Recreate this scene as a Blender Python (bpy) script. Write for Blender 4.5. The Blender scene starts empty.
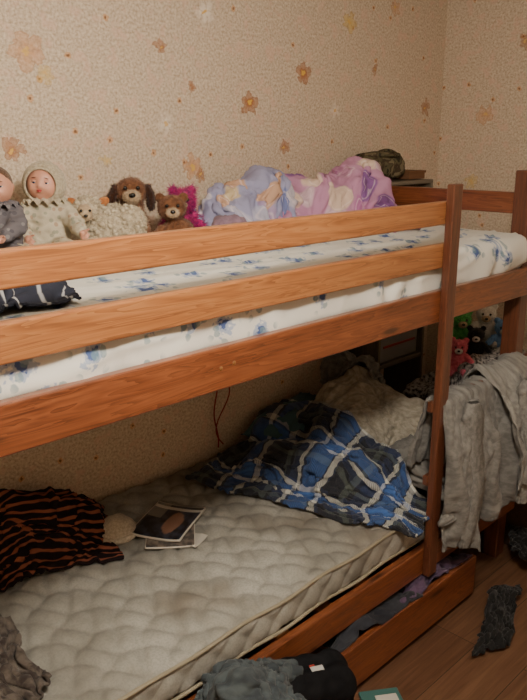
import bpy, bmesh, math, random, time, itertools, bisect
from mathutils import Vector, Matrix, Euler, noise
T0=time.time()
scene=bpy.context.scene
COL=scene.collection
random.seed(4)
LOG=[]
# ------------------------------------------------------------------ node helpers
def newmat(name, rough=0.6, spec=0.3, color=(.5,.5,.5)):
    m=bpy.data.materials.new(name); m.use_nodes=True
    nt=m.node_tree; b=nt.nodes['Principled BSDF']
    b.inputs['Roughness'].default_value=rough
    b.inputs['Specular IOR Level'].default_value=spec
    b.inputs['Base Color'].default_value=(*color,1)
    return m,nt,b
def N(nt,t,**kw):
    n=nt.nodes.new(t)
    for k,v in kw.items(): setattr(n,k,v)
    return n
def setin(nt,sock,v):
    if isinstance(v,bpy.types.NodeSocket): nt.links.new(v,sock)
    elif v is not None:
        if isinstance(v,(tuple,list)) and sock.type=='RGBA' and len(v)==3: v=(*v,1)
        sock.default_value=v
def M(nt,op,a,b=None,c=None,clamp=False):
    n=N(nt,'ShaderNodeMath',operation=op); n.use_clamp=clamp
    setin(nt,n.inputs[0],a); setin(nt,n.inputs[1],b)
    if c is not None: setin(nt,n.inputs[2],c)
    return n.outputs[0]
def VM(nt,op,a,b=None,s=None):
    n=N(nt,'ShaderNodeVectorMath',operation=op)
    setin(nt,n.inputs[0],a); setin(nt,n.inputs[1],b)
    if s is not None: setin(nt,n.inputs['Scale'],s)
    return n.outputs['Value'] if op in('LENGTH','DOT_PRODUCT','DISTANCE') else n.outputs[0]
def MIX(nt,fac,a,b,mode='MIX'):
    n=N(nt,'ShaderNodeMix',data_type='RGBA',blend_type=mode)
    setin(nt,n.inputs[0],fac); setin(nt,n.inputs[6],a); setin(nt,n.inputs[7],b)
    return n.outputs[2]
def SM(nt,v,lo,hi,a=0.0,b=1.0):
    n=N(nt,'ShaderNodeMapRange',interpolation_type='SMOOTHSTEP')
    setin(nt,n.inputs[0],v); setin(nt,n.inputs[1],lo); setin(nt,n.inputs[2],hi); setin(nt,n.inputs[3],a); setin(nt,n.inputs[4],b)
    return n.outputs[0]
def RAMP(nt,fac,stops,interp='LINEAR'):
    n=N(nt,'ShaderNodeValToRGB'); cr=n.color_ramp; cr.interpolation=interp
    while len(cr.elements)<len(stops): cr.elements.new(0.5)
    for e,(p,c) in zip(cr.elements,stops): e.position=p; e.color=(*c,1)
    setin(nt,n.inputs[0],fac); return n.outputs[0]
def NOISE(nt,vec,scale,detail=3,rough=.5,dist=0,out='Fac',dim='3D'):
    n=N(nt,'ShaderNodeTexNoise',noise_dimensions=dim)
    setin(nt,n.inputs['Vector'],vec)
    n.inputs['Scale'].default_value=scale; n.inputs['Detail'].default_value=detail
    n.inputs['Roughness'].default_value=rough; n.inputs['Distortion'].default_value=dist
    return n.outputs[out]
def BUMP(nt,b,h,strength=.3,dist=.01):
    n=N(nt,'ShaderNodeBump'); n.inputs['Strength'].default_value=strength; n.inputs['Distance'].default_value=dist
    setin(nt,n.inputs['Height'],h); nt.links.new(n.outputs[0],b.inputs['Normal'])
def OBJ(nt): return N(nt,'ShaderNodeTexCoord').outputs['Object']
def UV(nt): return N(nt,'ShaderNodeTexCoord').outputs['UV']
def SEP(nt,v):
    s=N(nt,'ShaderNodeSeparateXYZ'); nt.links.new(v,s.inputs[0]); return s.outputs
def srgb(r,g,b):
    g_=lambda c:((c/255+.055)/1.055)**2.4 if c>10 else c/255/12.92
    return (g_(r),g_(g),g_(b))

# ------------------------------------------------------------------ wallpaper
def flower_group():
    g=bpy.data.node_groups.new('paper_flower','ShaderNodeTree')
    I=g.interface
    for n_,t in (('P','Vector'),('C','Vector'),('R','Float'),('Ph','Float'),('S','Float'),('Base','Color'),('Tint','Color')):
        I.new_socket(n_,in_out='INPUT',socket_type='NodeSocket'+t)
    I.new_socket('Color',in_out='OUTPUT',socket_type='NodeSocketColor')
    gi=N(g,'NodeGroupInput'); go=N(g,'NodeGroupOutput')
    P,C,R,Ph,S,Base,Tint=[gi.outputs[i] for i in range(7)]
    d2=VM(g,'SUBTRACT',P,C)
    x,y,_=SEP(g,d2)
    r=M(g,'DIVIDE',VM(g,'LENGTH',d2),R)
    a=M(g,'ARCTAN2',y,x)
    pet=M(g,'ABSOLUTE',M(g,'COSINE',M(g,'ADD',M(g,'MULTIPLY',a,2.5),Ph)))
    lim=M(g,'ADD',M(g,'MULTIPLY',pet,.36),.56)
    q=M(g,'DIVIDE',r,lim)
    mask=SM(g,q,1.0,.88)
    edge=M(g,'MULTIPLY',SM(g,q,.72,.95),mask)
    inner=SM(g,pet,.55,.05)
    col=MIX(g,SM(g,q,.15,.75),Tint,MIX(g,.45,Tint,Base))
    col=MIX(g,M(g,'MULTIPLY',inner,.6),col,MIX(g,.8,Base,Tint,'MULTIPLY'))
    col=MIX(g,SM(g,r,.22,.14),col,(.75,.45,.08))
    out=MIX(g,M(g,'MULTIPLY',mask,S),Base,col)
    line=MIX(g,.8,Base,Tint,'MULTIPLY')
    out=MIX(g,M(g,'MULTIPLY',M(g,'MULTIPLY',edge,S),.7),out,line)
    g.links.new(out,go.inputs[0])
    return g
FG=flower_group()
def wallpaper(name,ax,flowers):
    m,nt,b=newmat(name,.75,.2)
    sp=SEP(nt,OBJ(nt))
    cb=N(nt,'ShaderNodeCombineXYZ'); nt.links.new(sp[ax],cb.inputs[0]); nt.links.new(sp[2],cb.inputs[1])
    P=cb.outputs[0]
    n1=NOISE(nt,P,95,3,.65); n2=NOISE(nt,P,14,2,.6)
    base=RAMP(nt,n1,[(.33,srgb(180,158,134)),(.5,srgb(205,187,163)),(.66,srgb(223,209,188))])
    base=MIX(nt,SM(nt,n2,.52,.68),base,MIX(nt,.5,base,srgb(220,184,162)))
    wc=NOISE(nt,P,26,2,.6,0,'Color')
    v=N(nt,'ShaderNodeTexVoronoi',voronoi_dimensions='2D',feature='DISTANCE_TO_EDGE'); v.inputs['Scale'].default_value=9
    nt.links.new(VM(nt,'ADD',P,VM(nt,'SCALE',wc,None,.08)),v.inputs['Vector'])
    base=MIX(nt,M(nt,'MULTIPLY',SM(nt,v.outputs[0],.03,.0),.22),base,srgb(240,228,206))
    v2=N(nt,'ShaderNodeTexVoronoi',voronoi_dimensions='2D'); v2.inputs['Scale'].default_value=6.5; v2.inputs['Randomness'].default_value=.9
    nt.links.new(P,v2.inputs['Vector'])
    csp=N(nt,'ShaderNodeSeparateColor'); nt.links.new(v2.outputs['Color'],csp.inputs[0])
    rr=M(nt,'ADD',v2.outputs['Distance'],M(nt,'MULTIPLY',n1,.1))
    on=M(nt,'GREATER_THAN',csp.outputs[0],.6)
    base=MIX(nt,M(nt,'MULTIPLY',M(nt,'MULTIPLY',SM(nt,rr,.14,.11),on),.5),base,srgb(216,150,80))
    base=MIX(nt,M(nt,'MULTIPLY',M(nt,'MULTIPLY',SM(nt,rr,.092,.075),on),.75),base,srgb(104,60,36))
    PW=VM(nt,'ADD',P,VM(nt,'SCALE',VM(nt,'SUBTRACT',wc,(.5,.5,.5)),None,.06))
    cur=base
    for (x,z,R,s,t) in flowers:
        g=N(nt,'ShaderNodeGroup'); g.node_tree=FG
        setin(nt,g.inputs[0],PW); g.inputs[1].default_value=(x,z,0); g.inputs[2].default_value=R
        g.inputs[3].default_value=random.random()*6; g.inputs[4].default_value=s
        nt.links.new(cur,g.inputs[5]); g.inputs[6].default_value=(*t,1)
        cur=g.outputs[0]
    nt.links.new(cur,b.inputs['Base Color'])
    BUMP(nt,b,n1,.2,.003)
    return m
ORB=srgb(168,106,62); ORL=srgb(208,152,108); YEL=srgb(216,184,100); WHT=srgb(240,230,214)
fl_back=[(1.32,2.10,.075,.7,ORL),(1.38,2.03,.035,.6,YEL),(1.87,2.16,.035,.9,ORB),(2.09,2.30,.06,.8,WHT),(2.99,2.35,.06,.8,YEL),(2.33,1.97,.062,1,ORB),
 (2.67,2.11,.062,.95,ORB),(2.01,1.72,.058,.85,ORL),(2.05,1.68,.03,.85,ORB),(2.55,1.79,.04,.85,ORB),(1.24,1.79,.05,.85,ORB),(2.01,2.02,.025,.9,ORB),(1.88,1.88,.05,.6,WHT),
 (3.2,2.15,.03,.8,ORB),(3.35,2.45,.05,.7,ORL),(3.67,1.99,.055,.8,ORB),(1.6,1.75,.03,.6,YEL),(2.9,1.95,.05,.6,WHT),
 (.6,2.1,.07,.8,ORB),(2.1,.9,.06,.8,ORB),(1.4,.8,.06,.7,ORL)]
fl_right=[(.75,1.95,.06,.7,ORL),(.55,2.3,.05,.7,ORB),(.3,2.0,.06,.7,ORB),(.8,1.6,.05,.6,YEL),(-.1,2.1,.07,.8,ORB)]
m_wall=wallpaper('wallpaper_back',0,fl_back); m_wallr=wallpaper('wallpaper_side',1,fl_right)

# ------------------------------------------------------------------ wood
def woodmat(name,dark,mid,light,rough=.3,knots=0.0):
    m,nt,b=newmat(name,rough,.5)
    tc=OBJ(nt); ri=N(nt,'ShaderNodeObjectInfo').outputs['Random']
    off=N(nt,'ShaderNodeCombineXYZ')
    for i in range(3): nt.links.new(M(nt,'MULTIPLY',ri,7.3+3*i),off.inputs[i])
    p=VM(nt,'ADD',tc,off.outputs[0])
    n=NOISE(nt,VM(nt,'MULTIPLY',p,(.9,14,14)),2.0,3,.55,.8)
    fine=NOISE(nt,VM(nt,'MULTIPLY',p,(3,150,150)),1,2,.5)
    ring=M(nt,'FRACT',M(nt,'MULTIPLY',n,9))
    s=M(nt,'ADD',M(nt,'MULTIPLY',n,.55),M(nt,'MULTIPLY',ring,.3))
    s=M(nt,'ADD',s,M(nt,'MULTIPLY',M(nt,'SUBTRACT',fine,.5),.4))
    col=RAMP(nt,s,[(.2,light),(.45,mid),(.75,dark)])
    if knots:
        v=N(nt,'ShaderNodeTexVoronoi',feature='F1'); v.inputs['Scale'].default_value=1
        nt.links.new(VM(nt,'MULTIPLY',p,(2.6,12,12)),v.inputs['Vector'])
        col=MIX(nt,M(nt,'MULTIPLY',SM(nt,v.outputs['Distance'],.16,.06),knots),col,tuple(c*.35 for c in dark))
    nt.links.new(col,b.inputs['Base Color'])
    BUMP(nt,b,s,.08,.002)
    b.inputs['Coat Weight'].default_value=.4; b.inputs['Coat Roughness'].default_value=.25
    return m
m_wood=woodmat('varnished_pine',srgb(104,60,32),srgb(148,94,54),srgb(166,114,70))
m_woodr=woodmat('reddish_pine',srgb(66,33,18),srgb(112,61,35),srgb(134,79,47),.3,.8)
m_woodp=woodmat('post_pine',srgb(60,31,19),srgb(90,50,32),srgb(106,62,40),.35)
# ------------------------------------------------------------------ mesh helpers
def link(me,name,mat=None,parent=None,smooth=True):
    o=bpy.data.objects.new(name,me); COL.objects.link(o)
    if mat: 
        me.materials.clear(); me.materials.append(mat)
    if parent: o.parent=parent
    if smooth:
        for p in me.polygons: p.use_smooth=True
    return o
def group(name,loc=(0,0,0),rz=0,rx=0,ry=0,s=1):
    e=bpy.data.objects.new(name,None); COL.objects.link(e); e.empty_display_size=.1
    e.location=loc; e.rotation_euler=(math.radians(rx),math.radians(ry),math.radians(rz)); e.scale=(s,s,s); return e
def box(name,lo,hi,mat,parent=None,bev=.004,axis=0):
    lo=Vector(lo);hi=Vector(hi);c=(lo+hi)/2;s=hi-lo
    rot={0:Matrix.Identity(3),1:Matrix.Rotation(math.pi/2,3,'Z'),2:Matrix.Rotation(-math.pi/2,3,'Y')}[axis]
    ls=rot.inverted()@s; ls=Vector([abs(k) for k in ls])
    bm=bmesh.new(); bmesh.ops.create_cube(bm,size=1)
    for v in bm.verts: v.co=Vector((v.co.x*ls.x,v.co.y*ls.y,v.co.z*ls.z))
    if bev: bmesh.ops.bevel(bm,geom=bm.edges[:],offset=bev,segments=3,affect='EDGES',profile=.5)
    me=bpy.data.meshes.new(name); bm.to_mesh(me); bm.free()
    o=link(me,name,mat,parent,False); o.rotation_euler=rot.to_euler(); o.location=c
    return o
def applymods(o):
    dg=bpy.context.evaluated_depsgraph_get(); dg.update()
    me=bpy.data.meshes.new_from_object(o.evaluated_get(dg),preserve_all_data_layers=True,depsgraph=dg)
    old=o.data; o.modifiers.clear(); o.data=me; me.name=old.name
    for p in me.polygons: p.use_smooth=True
    return o
# ------------------------------------------------------------------ room
XL,XR,YB,YF,ZC=-1.2,3.83,1.02,-2.6,2.55
def shell(name,lo,hi,mat):
    o=box(name,lo,hi,mat,None,0)
    for v in o.data.vertices: v.co+=o.location
    o.location=(0,0,0)
shell('wall_back',(XL-.1,YB,0),(XR+.1,YB+.1,ZC),m_wall)
shell('wall_right',(XR,YF,0),(XR+.1,YB,ZC),m_wallr)
shell('wall_left',(XL-.1,YF,0),(XL,YB,ZC),m_wallr)
shell('wall_front',(XL-.1,YF-.1,0),(XR+.1,YF,ZC),m_wall)
m_ceil,_,_=newmat('ceiling_paint',.9,.1,(.72,.69,.63))
shell('ceiling',(XL-.1,YF-.1,ZC),(XR+.1,YB+.1,ZC+.1),m_ceil)
def floormat():
    m,nt,b=newmat('laminate',.42,.4)
    o=OBJ(nt)
    br=N(nt,'ShaderNodeTexBrick'); br.offset=.37
    nt.links.new(VM(nt,'ADD',o,(.13,.05,0)),br.inputs['Vector'])
    br.inputs['Scale'].default_value=1; br.inputs['Brick Width'].default_value=1.2; br.inputs['Row Height'].default_value=.19
    br.inputs['Mortar Size'].default_value=.0018; br.inputs['Color1'].default_value=(.2,.2,.2,1); br.inputs['Color2'].default_value=(.8,.8,.8,1)
    n=NOISE(nt,VM(nt,'MULTIPLY',o,(2.5,40,1)),1.3,4,.6,.8)
    bw=N(nt,'ShaderNodeSeparateColor'); nt.links.new(br.outputs['Color'],bw.inputs[0])
    s=M(nt,'ADD',n,M(nt,'MULTIPLY',bw.outputs[0],.22))
    col=RAMP(nt,s,[(.3,srgb(64,42,30)),(.55,srgb(92,64,46)),(.85,srgb(112,82,60))])
    col=MIX(nt,br.outputs['Fac'],col,(.03,.018,.01))
    nt.links.new(col,b.inputs['Base Color']); BUMP(nt,b,M(nt,'SUBTRACT',n,M(nt,'MULTIPLY',br.outputs['Fac'],2)),.15,.003)
    return m
shell('floor',(XL-.1,YF-.1,-.1),(XR+.1,YB+.1,0),floormat())
m_trim,_,_=newmat('skirting',.5,.3,srgb(120,84,56))
box('baseboard_back',(XL,YB-.015,0),(XR-.015,YB,.06),m_trim,None,.003)
box('baseboard_right',(XR-.015,YF,0),(XR,YB-.015,.06),m_trim,None,.003,1)

# ------------------------------------------------------------------ bunk bed
bed=group('bunk_bed')
X0,X1=.45,2.95
PX0,PX1=2.205,2.26
box('guard_rail_top',(X0,-.028,1.551),(PX1,-.002,1.628),m_wood,bed,.006)
box('guard_rail_low',(X0,-.028,1.405),(PX1,-.002,1.489),m_wood,bed,.006)
box('side_rail_upper',(X0,-.03,1.218),(X1,0,1.33),m_woodr,bed,.006)
box('ladder_post',(PX0,-.060,.235),(PX1,-.030,1.685),m_woodp,bed,.005,2)
box('post_front_foot',(2.875,.0,0),(2.945,.07,1.707),m_woodp,bed,.006,2)
box('post_back_foot',(2.875,.93,0),(2.945,1.0,1.60),m_woodp,bed,.006,2)
box('post_front_head',(.45,.0,0),(.52,.07,1.707),m_woodp,bed,.006,2)
box('post_back_head',(.45,.93,0),(.52,1.0,1.707),m_woodp,bed,.006,2)
for a,(x0,x1) in (('foot',(2.89,2.915)),('head',(.472,.497))):
    box('end_board_top_'+a,(x0,.07,1.535),(x1,.93,1.62),m_woodr,bed,.005,1)
    box('end_board_mid_'+a,(x0,.07,1.22),(x1,.93,1.33),m_woodr,bed,.005,1)
    box('end_board_low_'+a,(x0,.07,.22),(x1,.93,.33),m_woodr,bed,.005,1)
box('side_rail_upper_back',(X0,.975,1.218),(X1-.05,1.0,1.33),m_woodr,bed,.006)
box('side_rail_lower',(X0,-.03,.235),(X1,0,.345),m_woodr,bed,.006)
box('side_rail_lower_back',(.52,.98,.235),(2.875,1.0,.345),m_woodr,bed,.006)
for z,n in((.62,'a'),(.905,'b')):
    box('ladder_rung_'+n,(PX0,-.03,z-.02),(2.93,-.006,z+.02),m_woodp,bed,.005)
for lv in (1.28,.295):
    for i in range(11):
        x=.62+i*.21; box('slat',(x,.0,lv),(x+.07,.975,lv+.018),m_wood,bed,.003,1)
m_screw,_,_=newmat('screw_cap',.4,.5,srgb(120,80,40))
for (x,z) in ((1.2,1.275),(1.245,1.28),(2.8,1.28),(2.8,.29)):
    bm=bmesh.new(); bmesh.ops.create_uvsphere(bm,u_segments=16,v_segments=8,radius=.006)
    for v in bm.verts: v.co=Vector((v.co.x,v.co.y*.35,v.co.z))
    me=bpy.data.meshes.new('screw'); bm.to_mesh(me); bm.free(); o=link(me,'screw',m_screw,bed); o.location=(x,-.030,z)
# ------------------------------------------------------------------ lights + camera
lp=bpy.data.lights.new('ceiling_lamp_light','POINT'); lp.energy=116; lp.color=(1,.905,.785); lp.shadow_soft_size=.10
lo=bpy.data.objects.new('ceiling_lamp_light',lp); COL.objects.link(lo); lo.location=(.85,-.95,2.36)
w=bpy.data.worlds.new('room_ambient'); scene.world=w; w.use_nodes=True
w.node_tree.nodes['Background'].inputs[0].default_value=(1,.88,.75,1); w.node_tree.nodes['Background'].inputs[1].default_value=.01
cam=bpy.data.cameras.new('camera'); co=bpy.data.objects.new('camera',cam); COL.objects.link(co)
cam.sensor_fit='VERTICAL'; cam.sensor_height=24; cam.lens=25.71; cam.clip_start=.02
co.location=(0,-1.362,1.83); co.rotation_euler=(math.radians(74.2),0,math.radians(-45.4))
scene.camera=co
# ------------------------------------------------------------------ mattresses
def mattress(name,lo,hi,mat,res,quilt,parent=None,rad=.03,topf=None):
    lo=Vector(lo);hi=Vector(hi);s=hi-lo
    nx=int(s.x/res);ny=int(s.y/res);nz=max(4,int(s.z/res))
    bm=bmesh.new(); vs={}
    def vert(i,j,k):
        key=(i,j,k)
        if key not in vs: vs[key]=bm.verts.new((lo.x+s.x*i/nx,lo.y+s.y*j/ny,lo.z+s.z*k/nz))
        return vs[key]
    def quad(a,b,c,d): bm.faces.new((vert(*a),vert(*b),vert(*c),vert(*d)))
    for i in range(nx):
        for j in range(ny):
            quad((i,j,nz),(i+1,j,nz),(i+1,j+1,nz),(i,j+1,nz)); quad((i,j,0),(i,j+1,0),(i+1,j+1,0),(i+1,j,0))
    for i in range(nx):
        for k in range(nz):
            quad((i,0,k),(i+1,0,k),(i+1,0,k+1),(i,0,k+1)); quad((i,ny,k),(i,ny,k+1),(i+1,ny,k+1),(i+1,ny,k))
    for j in range(ny):
        for k in range(nz):
            quad((0,j,k),(0,j,k+1),(0,j+1,k+1),(0,j+1,k)); quad((nx,j,k),(nx,j+1,k),(nx,j+1,k+1),(nx,j,k+1))
    c=(lo+hi)/2; h=s/2
    for v in bm.verts:
        d=v.co-c; inner=Vector((max(-h.x+rad,min(h.x-rad,d.x)),max(-h.y+rad,min(h.y-rad,d.y)),max(-h.z+rad,min(h.z-rad,d.z))))
        e=d-inner
        if e.length>1e-6: n=e.normalized(); v.co=c+inner+n*rad
        else: n=Vector((0,0,1))
        v.co=v.co+n*quilt(v.co,n)
        if topf: v.co=topf(v.co)
    me=bpy.data.meshes.new(name); bm.to_mesh(me); bm.free()
    return link(me,name,mat,parent)
def sheetmat():
    m,nt,b=newmat('floral_sheet',.8,.15)
    sp=SEP(nt,OBJ(nt))
    cb=N(nt,'ShaderNodeCombineXYZ'); nt.links.new(sp[0],cb.inputs[0]); nt.links.new(M(nt,'SUBTRACT',sp[1],sp[2]),cb.inputs[1])
    P=cb.outputs[0]
    base=srgb(214,212,203)
    v=N(nt,'ShaderNodeTexVoronoi',voronoi_dimensions='2D'); v.inputs['Scale'].default_value=7.5; v.inputs['Randomness'].default_value=.8; nt.links.new(P,v.inputs['Vector'])
    nn=NOISE(nt,P,55,2)
    d=M(nt,'ADD',v.outputs['Distance'],M(nt,'MULTIPLY',M(nt,'SUBTRACT',nn,.5),.6))
    col=MIX(nt,M(nt,'MULTIPLY',SM(nt,d,.23,.17),.65),base,srgb(118,142,180))
    col=MIX(nt,M(nt,'MULTIPLY',SM(nt,d,.11,.06),.85),col,srgb(50,76,136))
    v2=N(nt,'ShaderNodeTexVoronoi',voronoi_dimensions='2D'); v2.inputs['Scale'].default_value=23; nt.links.new(P,v2.inputs['Vector'])
    near=SM(nt,v.outputs['Distance'],.5,.28)
    leaf=SM(nt,M(nt,'ADD',v2.outputs['Distance'],M(nt,'MULTIPLY',nn,.25)),.38,.32)
    col=MIX(nt,M(nt,'MULTIPLY',M(nt,'MULTIPLY',leaf,near),.65),col,srgb(112,138,146))
    nt.links.new(col,b.inputs['Base Color'])
    return m
def sheetdisp(p,n):
    a=noise.noise(Vector((p.x*3,p.y*7,p.z*5)))*.006
    w=noise.noise(Vector((p.x*2.2+p.y*9,p.y*4-p.z*9,1.3)))
    a+= max(0,.5-abs(w)*4)*.016
    w=noise.noise(Vector((p.x*5+p.y*4,p.y*9-p.z*5,5.3)))
    a+= max(0,.4-abs(w)*4)*.010
    if n.z<.5: a+=.006*math.sin(p.x*26+6*noise.noise(p*3))
    return a
def sheettop(p):
    k=min(1,max(0,(p.x-2.45)/.4)); q=Vector(p)
    fy=max(0,1-abs(p.y)/.12)
    q.y-=.035*k*fy*math.sin(min(1,max(0,(p.z-1.33)/.12))*3.1)
    q.z+=.014*k*(1 if p.z>1.42 else 0)
    return q
up=mattress('upper_mattress',(.53,.002,1.30),(2.885,.972,1.45),sheetmat(),.013,sheetdisp,None,.035,sheettop)
def quiltmat():
    m,nt,b=newmat('quilted_ticking',.8,.2)
    o=OBJ(nt)
    n=NOISE(nt,o,3.2,4,.6); n2=NOISE(nt,o,150,2,.6)
    col=RAMP(nt,n,[(.3,srgb(114,111,103)),(.5,srgb(146,144,135)),(.7,srgb(168,167,159))])
    col=MIX(nt,M(nt,'MULTIPLY',SM(nt,NOISE(nt,VM(nt,'ADD',o,(5,2,0)),2.1,3,.5),.52,.68),.55),col,srgb(96,80,62))
    col=MIX(nt,M(nt,'MULTIPLY',SM(nt,n2,.4,.65),.25),col,srgb(104,103,98))
    nt.links.new(col,b.inputs['Base Color']); BUMP(nt,b,n2,.2,.003)
    return m
def quilt(p,n):
    wv=.022*math.sin(p.x*34)
    if n.z>.6:
        a=abs(math.sin(math.pi*(p.x+p.y*.9+wv)/.115)); c=abs(math.sin(math.pi*(p.x-p.y*.9-wv)/.115)); e=1
    else:
        a=abs(math.sin(math.pi*(p.x+p.z)/.115)); c=abs(math.sin(math.pi*(p.x-p.z)/.115)); e=.6
    return e*(.017*min(1,(a*c)**.5*1.15)-.008)+.012*noise.noise(p*2.5)
lowm=group('lower_mattress')
m_quilt=quiltmat()
mattress('quilted_body',(.53,.005,.355),(2.87,.97,.465),m_quilt,.0095,quilt,lowm,.022)
def tube(name,pts,r,mat,parent=None,cyc=False):
    cu=bpy.data.curves.new(name,'CURVE'); cu.dimensions='3D'; cu.bevel_depth=r; cu.bevel_resolution=3
    s=cu.splines.new('POLY'); s.points.add(len(pts)-1)
    for p,q in zip(s.points,pts): p.co=(*q,1)
    s.use_cyclic_u=cyc
    o=bpy.data.objects.new(name,cu); COL.objects.link(o); cu.materials.append(mat)
    if parent: o.parent=parent
    return o
m_pipe,_,_=newmat('mattress_piping',.7,.2,srgb(140,132,112))
for nm,z in(('piping_top',.462),('piping_bottom',.362)):
    tube(nm,[(x/20,.004+.002*math.sin(x),z+.004*math.sin(x*.8)) for x in range(11,57)],.006,m_pipe,lowm)
# ------------------------------------------------------------------ cloth simulation
SLAB_UP=((.53,.0,1.33),(2.885,1.0,1.452)); SLAB_LO=((.4,.0,.3),(2.9,1.0,.468))
WALLB=((0,.985,0),(4,1.2,2.4)); RAIL_LO=((.4,-.032,.2),(2.95,.02,.35)); FLOORB=((-1,-2.5,-.3),(3.8,1,.006))
def ell(c,r): return ('ell',c,r)
def collider(spec):
    bm=bmesh.new()
    if spec[0]=='ell':
        bmesh.ops.create_icosphere(bm,subdivisions=3,radius=1)
        for v in bm.verts:
            k=1+.45*noise.noise(v.co*1.9+Vector(spec[1])*5)
            v.co=Vector(spec[1])+Vector((v.co.x*spec[2][0]*k,v.co.y*spec[2][1]*k,v.co.z*spec[2][2]*k))
    else:
        lo,hi=Vector(spec[0]),Vector(spec[1]); bmesh.ops.create_cube(bm,size=1)
        for v in bm.verts: v.co=(lo+hi)/2+Vector((v.co.x*(hi-lo).x,v.co.y*(hi-lo).y,v.co.z*(hi-lo).z))
    me=bpy.data.meshes.new('tmp'); bm.to_mesh(me); bm.free()
    o=bpy.data.objects.new('tmp',me); COL.objects.link(o)
    o.modifiers.new('c','COLLISION'); o.collision.thickness_outer=.006; o.collision.cloth_friction=25; o.collision.damping=.5
    return o
def sim_cloth(name,nx,ny,posf,cols,mat,frames=24,shrink=-.25,W=1,L=1,thick=.004,bend=.4,amp=.02,parent=None,sub=1,selfd=.006,freq=9,q=4,cr=.012,crf=9,cut=None,cran=(1,1)):
    t=time.time()
    vs=[];uvs=[]
    for j in range(ny+1):
        for i in range(nx+1):
            u,v=i/nx,j/ny; p=Vector(posf(u,v))
            k=p*freq; p+=Vector((noise.noise(k)*.6,noise.noise(k+Vector((7,3,1)))*.6,noise.noise(k+Vector((1,8,5)))))*amp
            vs.append(p); uvs.append((u*W,v*L))
    fs=[(j*(nx+1)+i,j*(nx+1)+i+1,(j+1)*(nx+1)+i+1,(j+1)*(nx+1)+i) for j in range(ny) for i in range(nx) if not(cut and cut((i+.5)/nx,(j+.5)/ny))]
    used=sorted(set(k for f in fs for k in f)); mp={k:i for i,k in enumerate(used)}
    vs=[vs[k] for k in used]; uvs=[uvs[k] for k in used]; fs=[tuple(mp[k] for k in f) for f in fs]
    me=bpy.data.meshes.new(name); me.from_pydata(vs,[],fs)
    ul=me.uv_layers.new(name='UVMap')
    for lp_ in me.loops: ul.data[lp_.index].uv=uvs[lp_.vertex_index]
    o=link(me,name,mat,parent)
    cs=[collider(c) for c in cols]
    md=o.modifiers.new('cloth','CLOTH'); st=md.settings
    st.quality=q; st.mass=.25; st.tension_stiffness=12; st.compression_stiffness=12; st.shear_stiffness=5; st.bending_stiffness=bend
    st.air_damping=2; st.tension_damping=8; st.compression_damping=8; st.shrink_min=shrink; st.shrink_max=shrink
    cc=md.collision_settings; cc.use_collision=True; cc.distance_min=.005; cc.use_self_collision=True; cc.self_distance_min=selfd; cc.self_friction=8; cc.collision_quality=2
    md.point_cache.frame_start=1; md.point_cache.frame_end=frames+2
    for f in range(1,frames+1): scene.frame_set(f)
    dg=bpy.context.evaluated_depsgraph_get()
    ev=o.evaluated_get(dg).data
    cosn=[v.co.copy() for v in ev.vertices]
    bad=any((c.x!=c.x) or c.length>8 for c in cosn)
    o.modifiers.clear()
    if not bad:
        for v,c in zip(me.vertices,cosn): v.co=c
    for c in cs: bpy.data.objects.remove(c,do_unlink=True)
    scene.frame_set(1)
    if sub:
        ss=o.modifiers.new('ss','SUBSURF'); ss.levels=sub; ss.render_levels=sub; applymods(o)
    if cr:    # fabric creases in cloth space
        me=o.data; ul=me.uv_layers[0].data; vuv=[None]*len(me.vertices)
        for lp_ in me.loops: vuv[lp_.vertex_index]=ul[lp_.index].uv[:]
        nr=[v.normal.copy() for v in me.vertices]
        for v in me.vertices:
            a,b_=vuv[v.index] or (0,0); a*=cran[0]; b_*=cran[1]
            wq=Vector((a*crf,b_*crf,len(name))); wq+=.6*noise.noise_vector(wq*.7)
            r1=1-min(1,abs(noise.noise(wq))*3.2); r2=1-min(1,abs(noise.noise(wq*2.3+Vector((5,1,2))))*3)
            n_=nr[v.index]; d=cr*(r1*r1*.9+r2*.4-.25)
            if n_.z<-.3: d=-d
            v.co+=n_*d
        me.update()
    s=o.modifiers.new('s','SOLIDIFY'); s.thickness=thick; s.offset=0
    applymods(o)
    LOG.append('%s %.0f%s'%(name[:10],time.time()-t,'BAD' if bad else ''))
    return o
def quadf(p00,p10,p11,p01,z,zf=None):
    a,b,c,d=[Vector(p) for p in (p00,p10,p11,p01)]
    def f(u,v):
        p=(a*(1-u)+b*u)*(1-v)+(d*(1-u)+c*u)*v
        return (p.x,p.y,z+(zf(p.x,p.y) if zf else 0))
    return f
def mound(lst):
    def f(x,y):
        h=0
        for (cx,cy,rx,ry,hh) in lst:
            d=((x-cx)/rx)**2+((y-cy)/ry)**2; h=max(h,hh*math.exp(-d))
        return h
    return f
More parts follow.
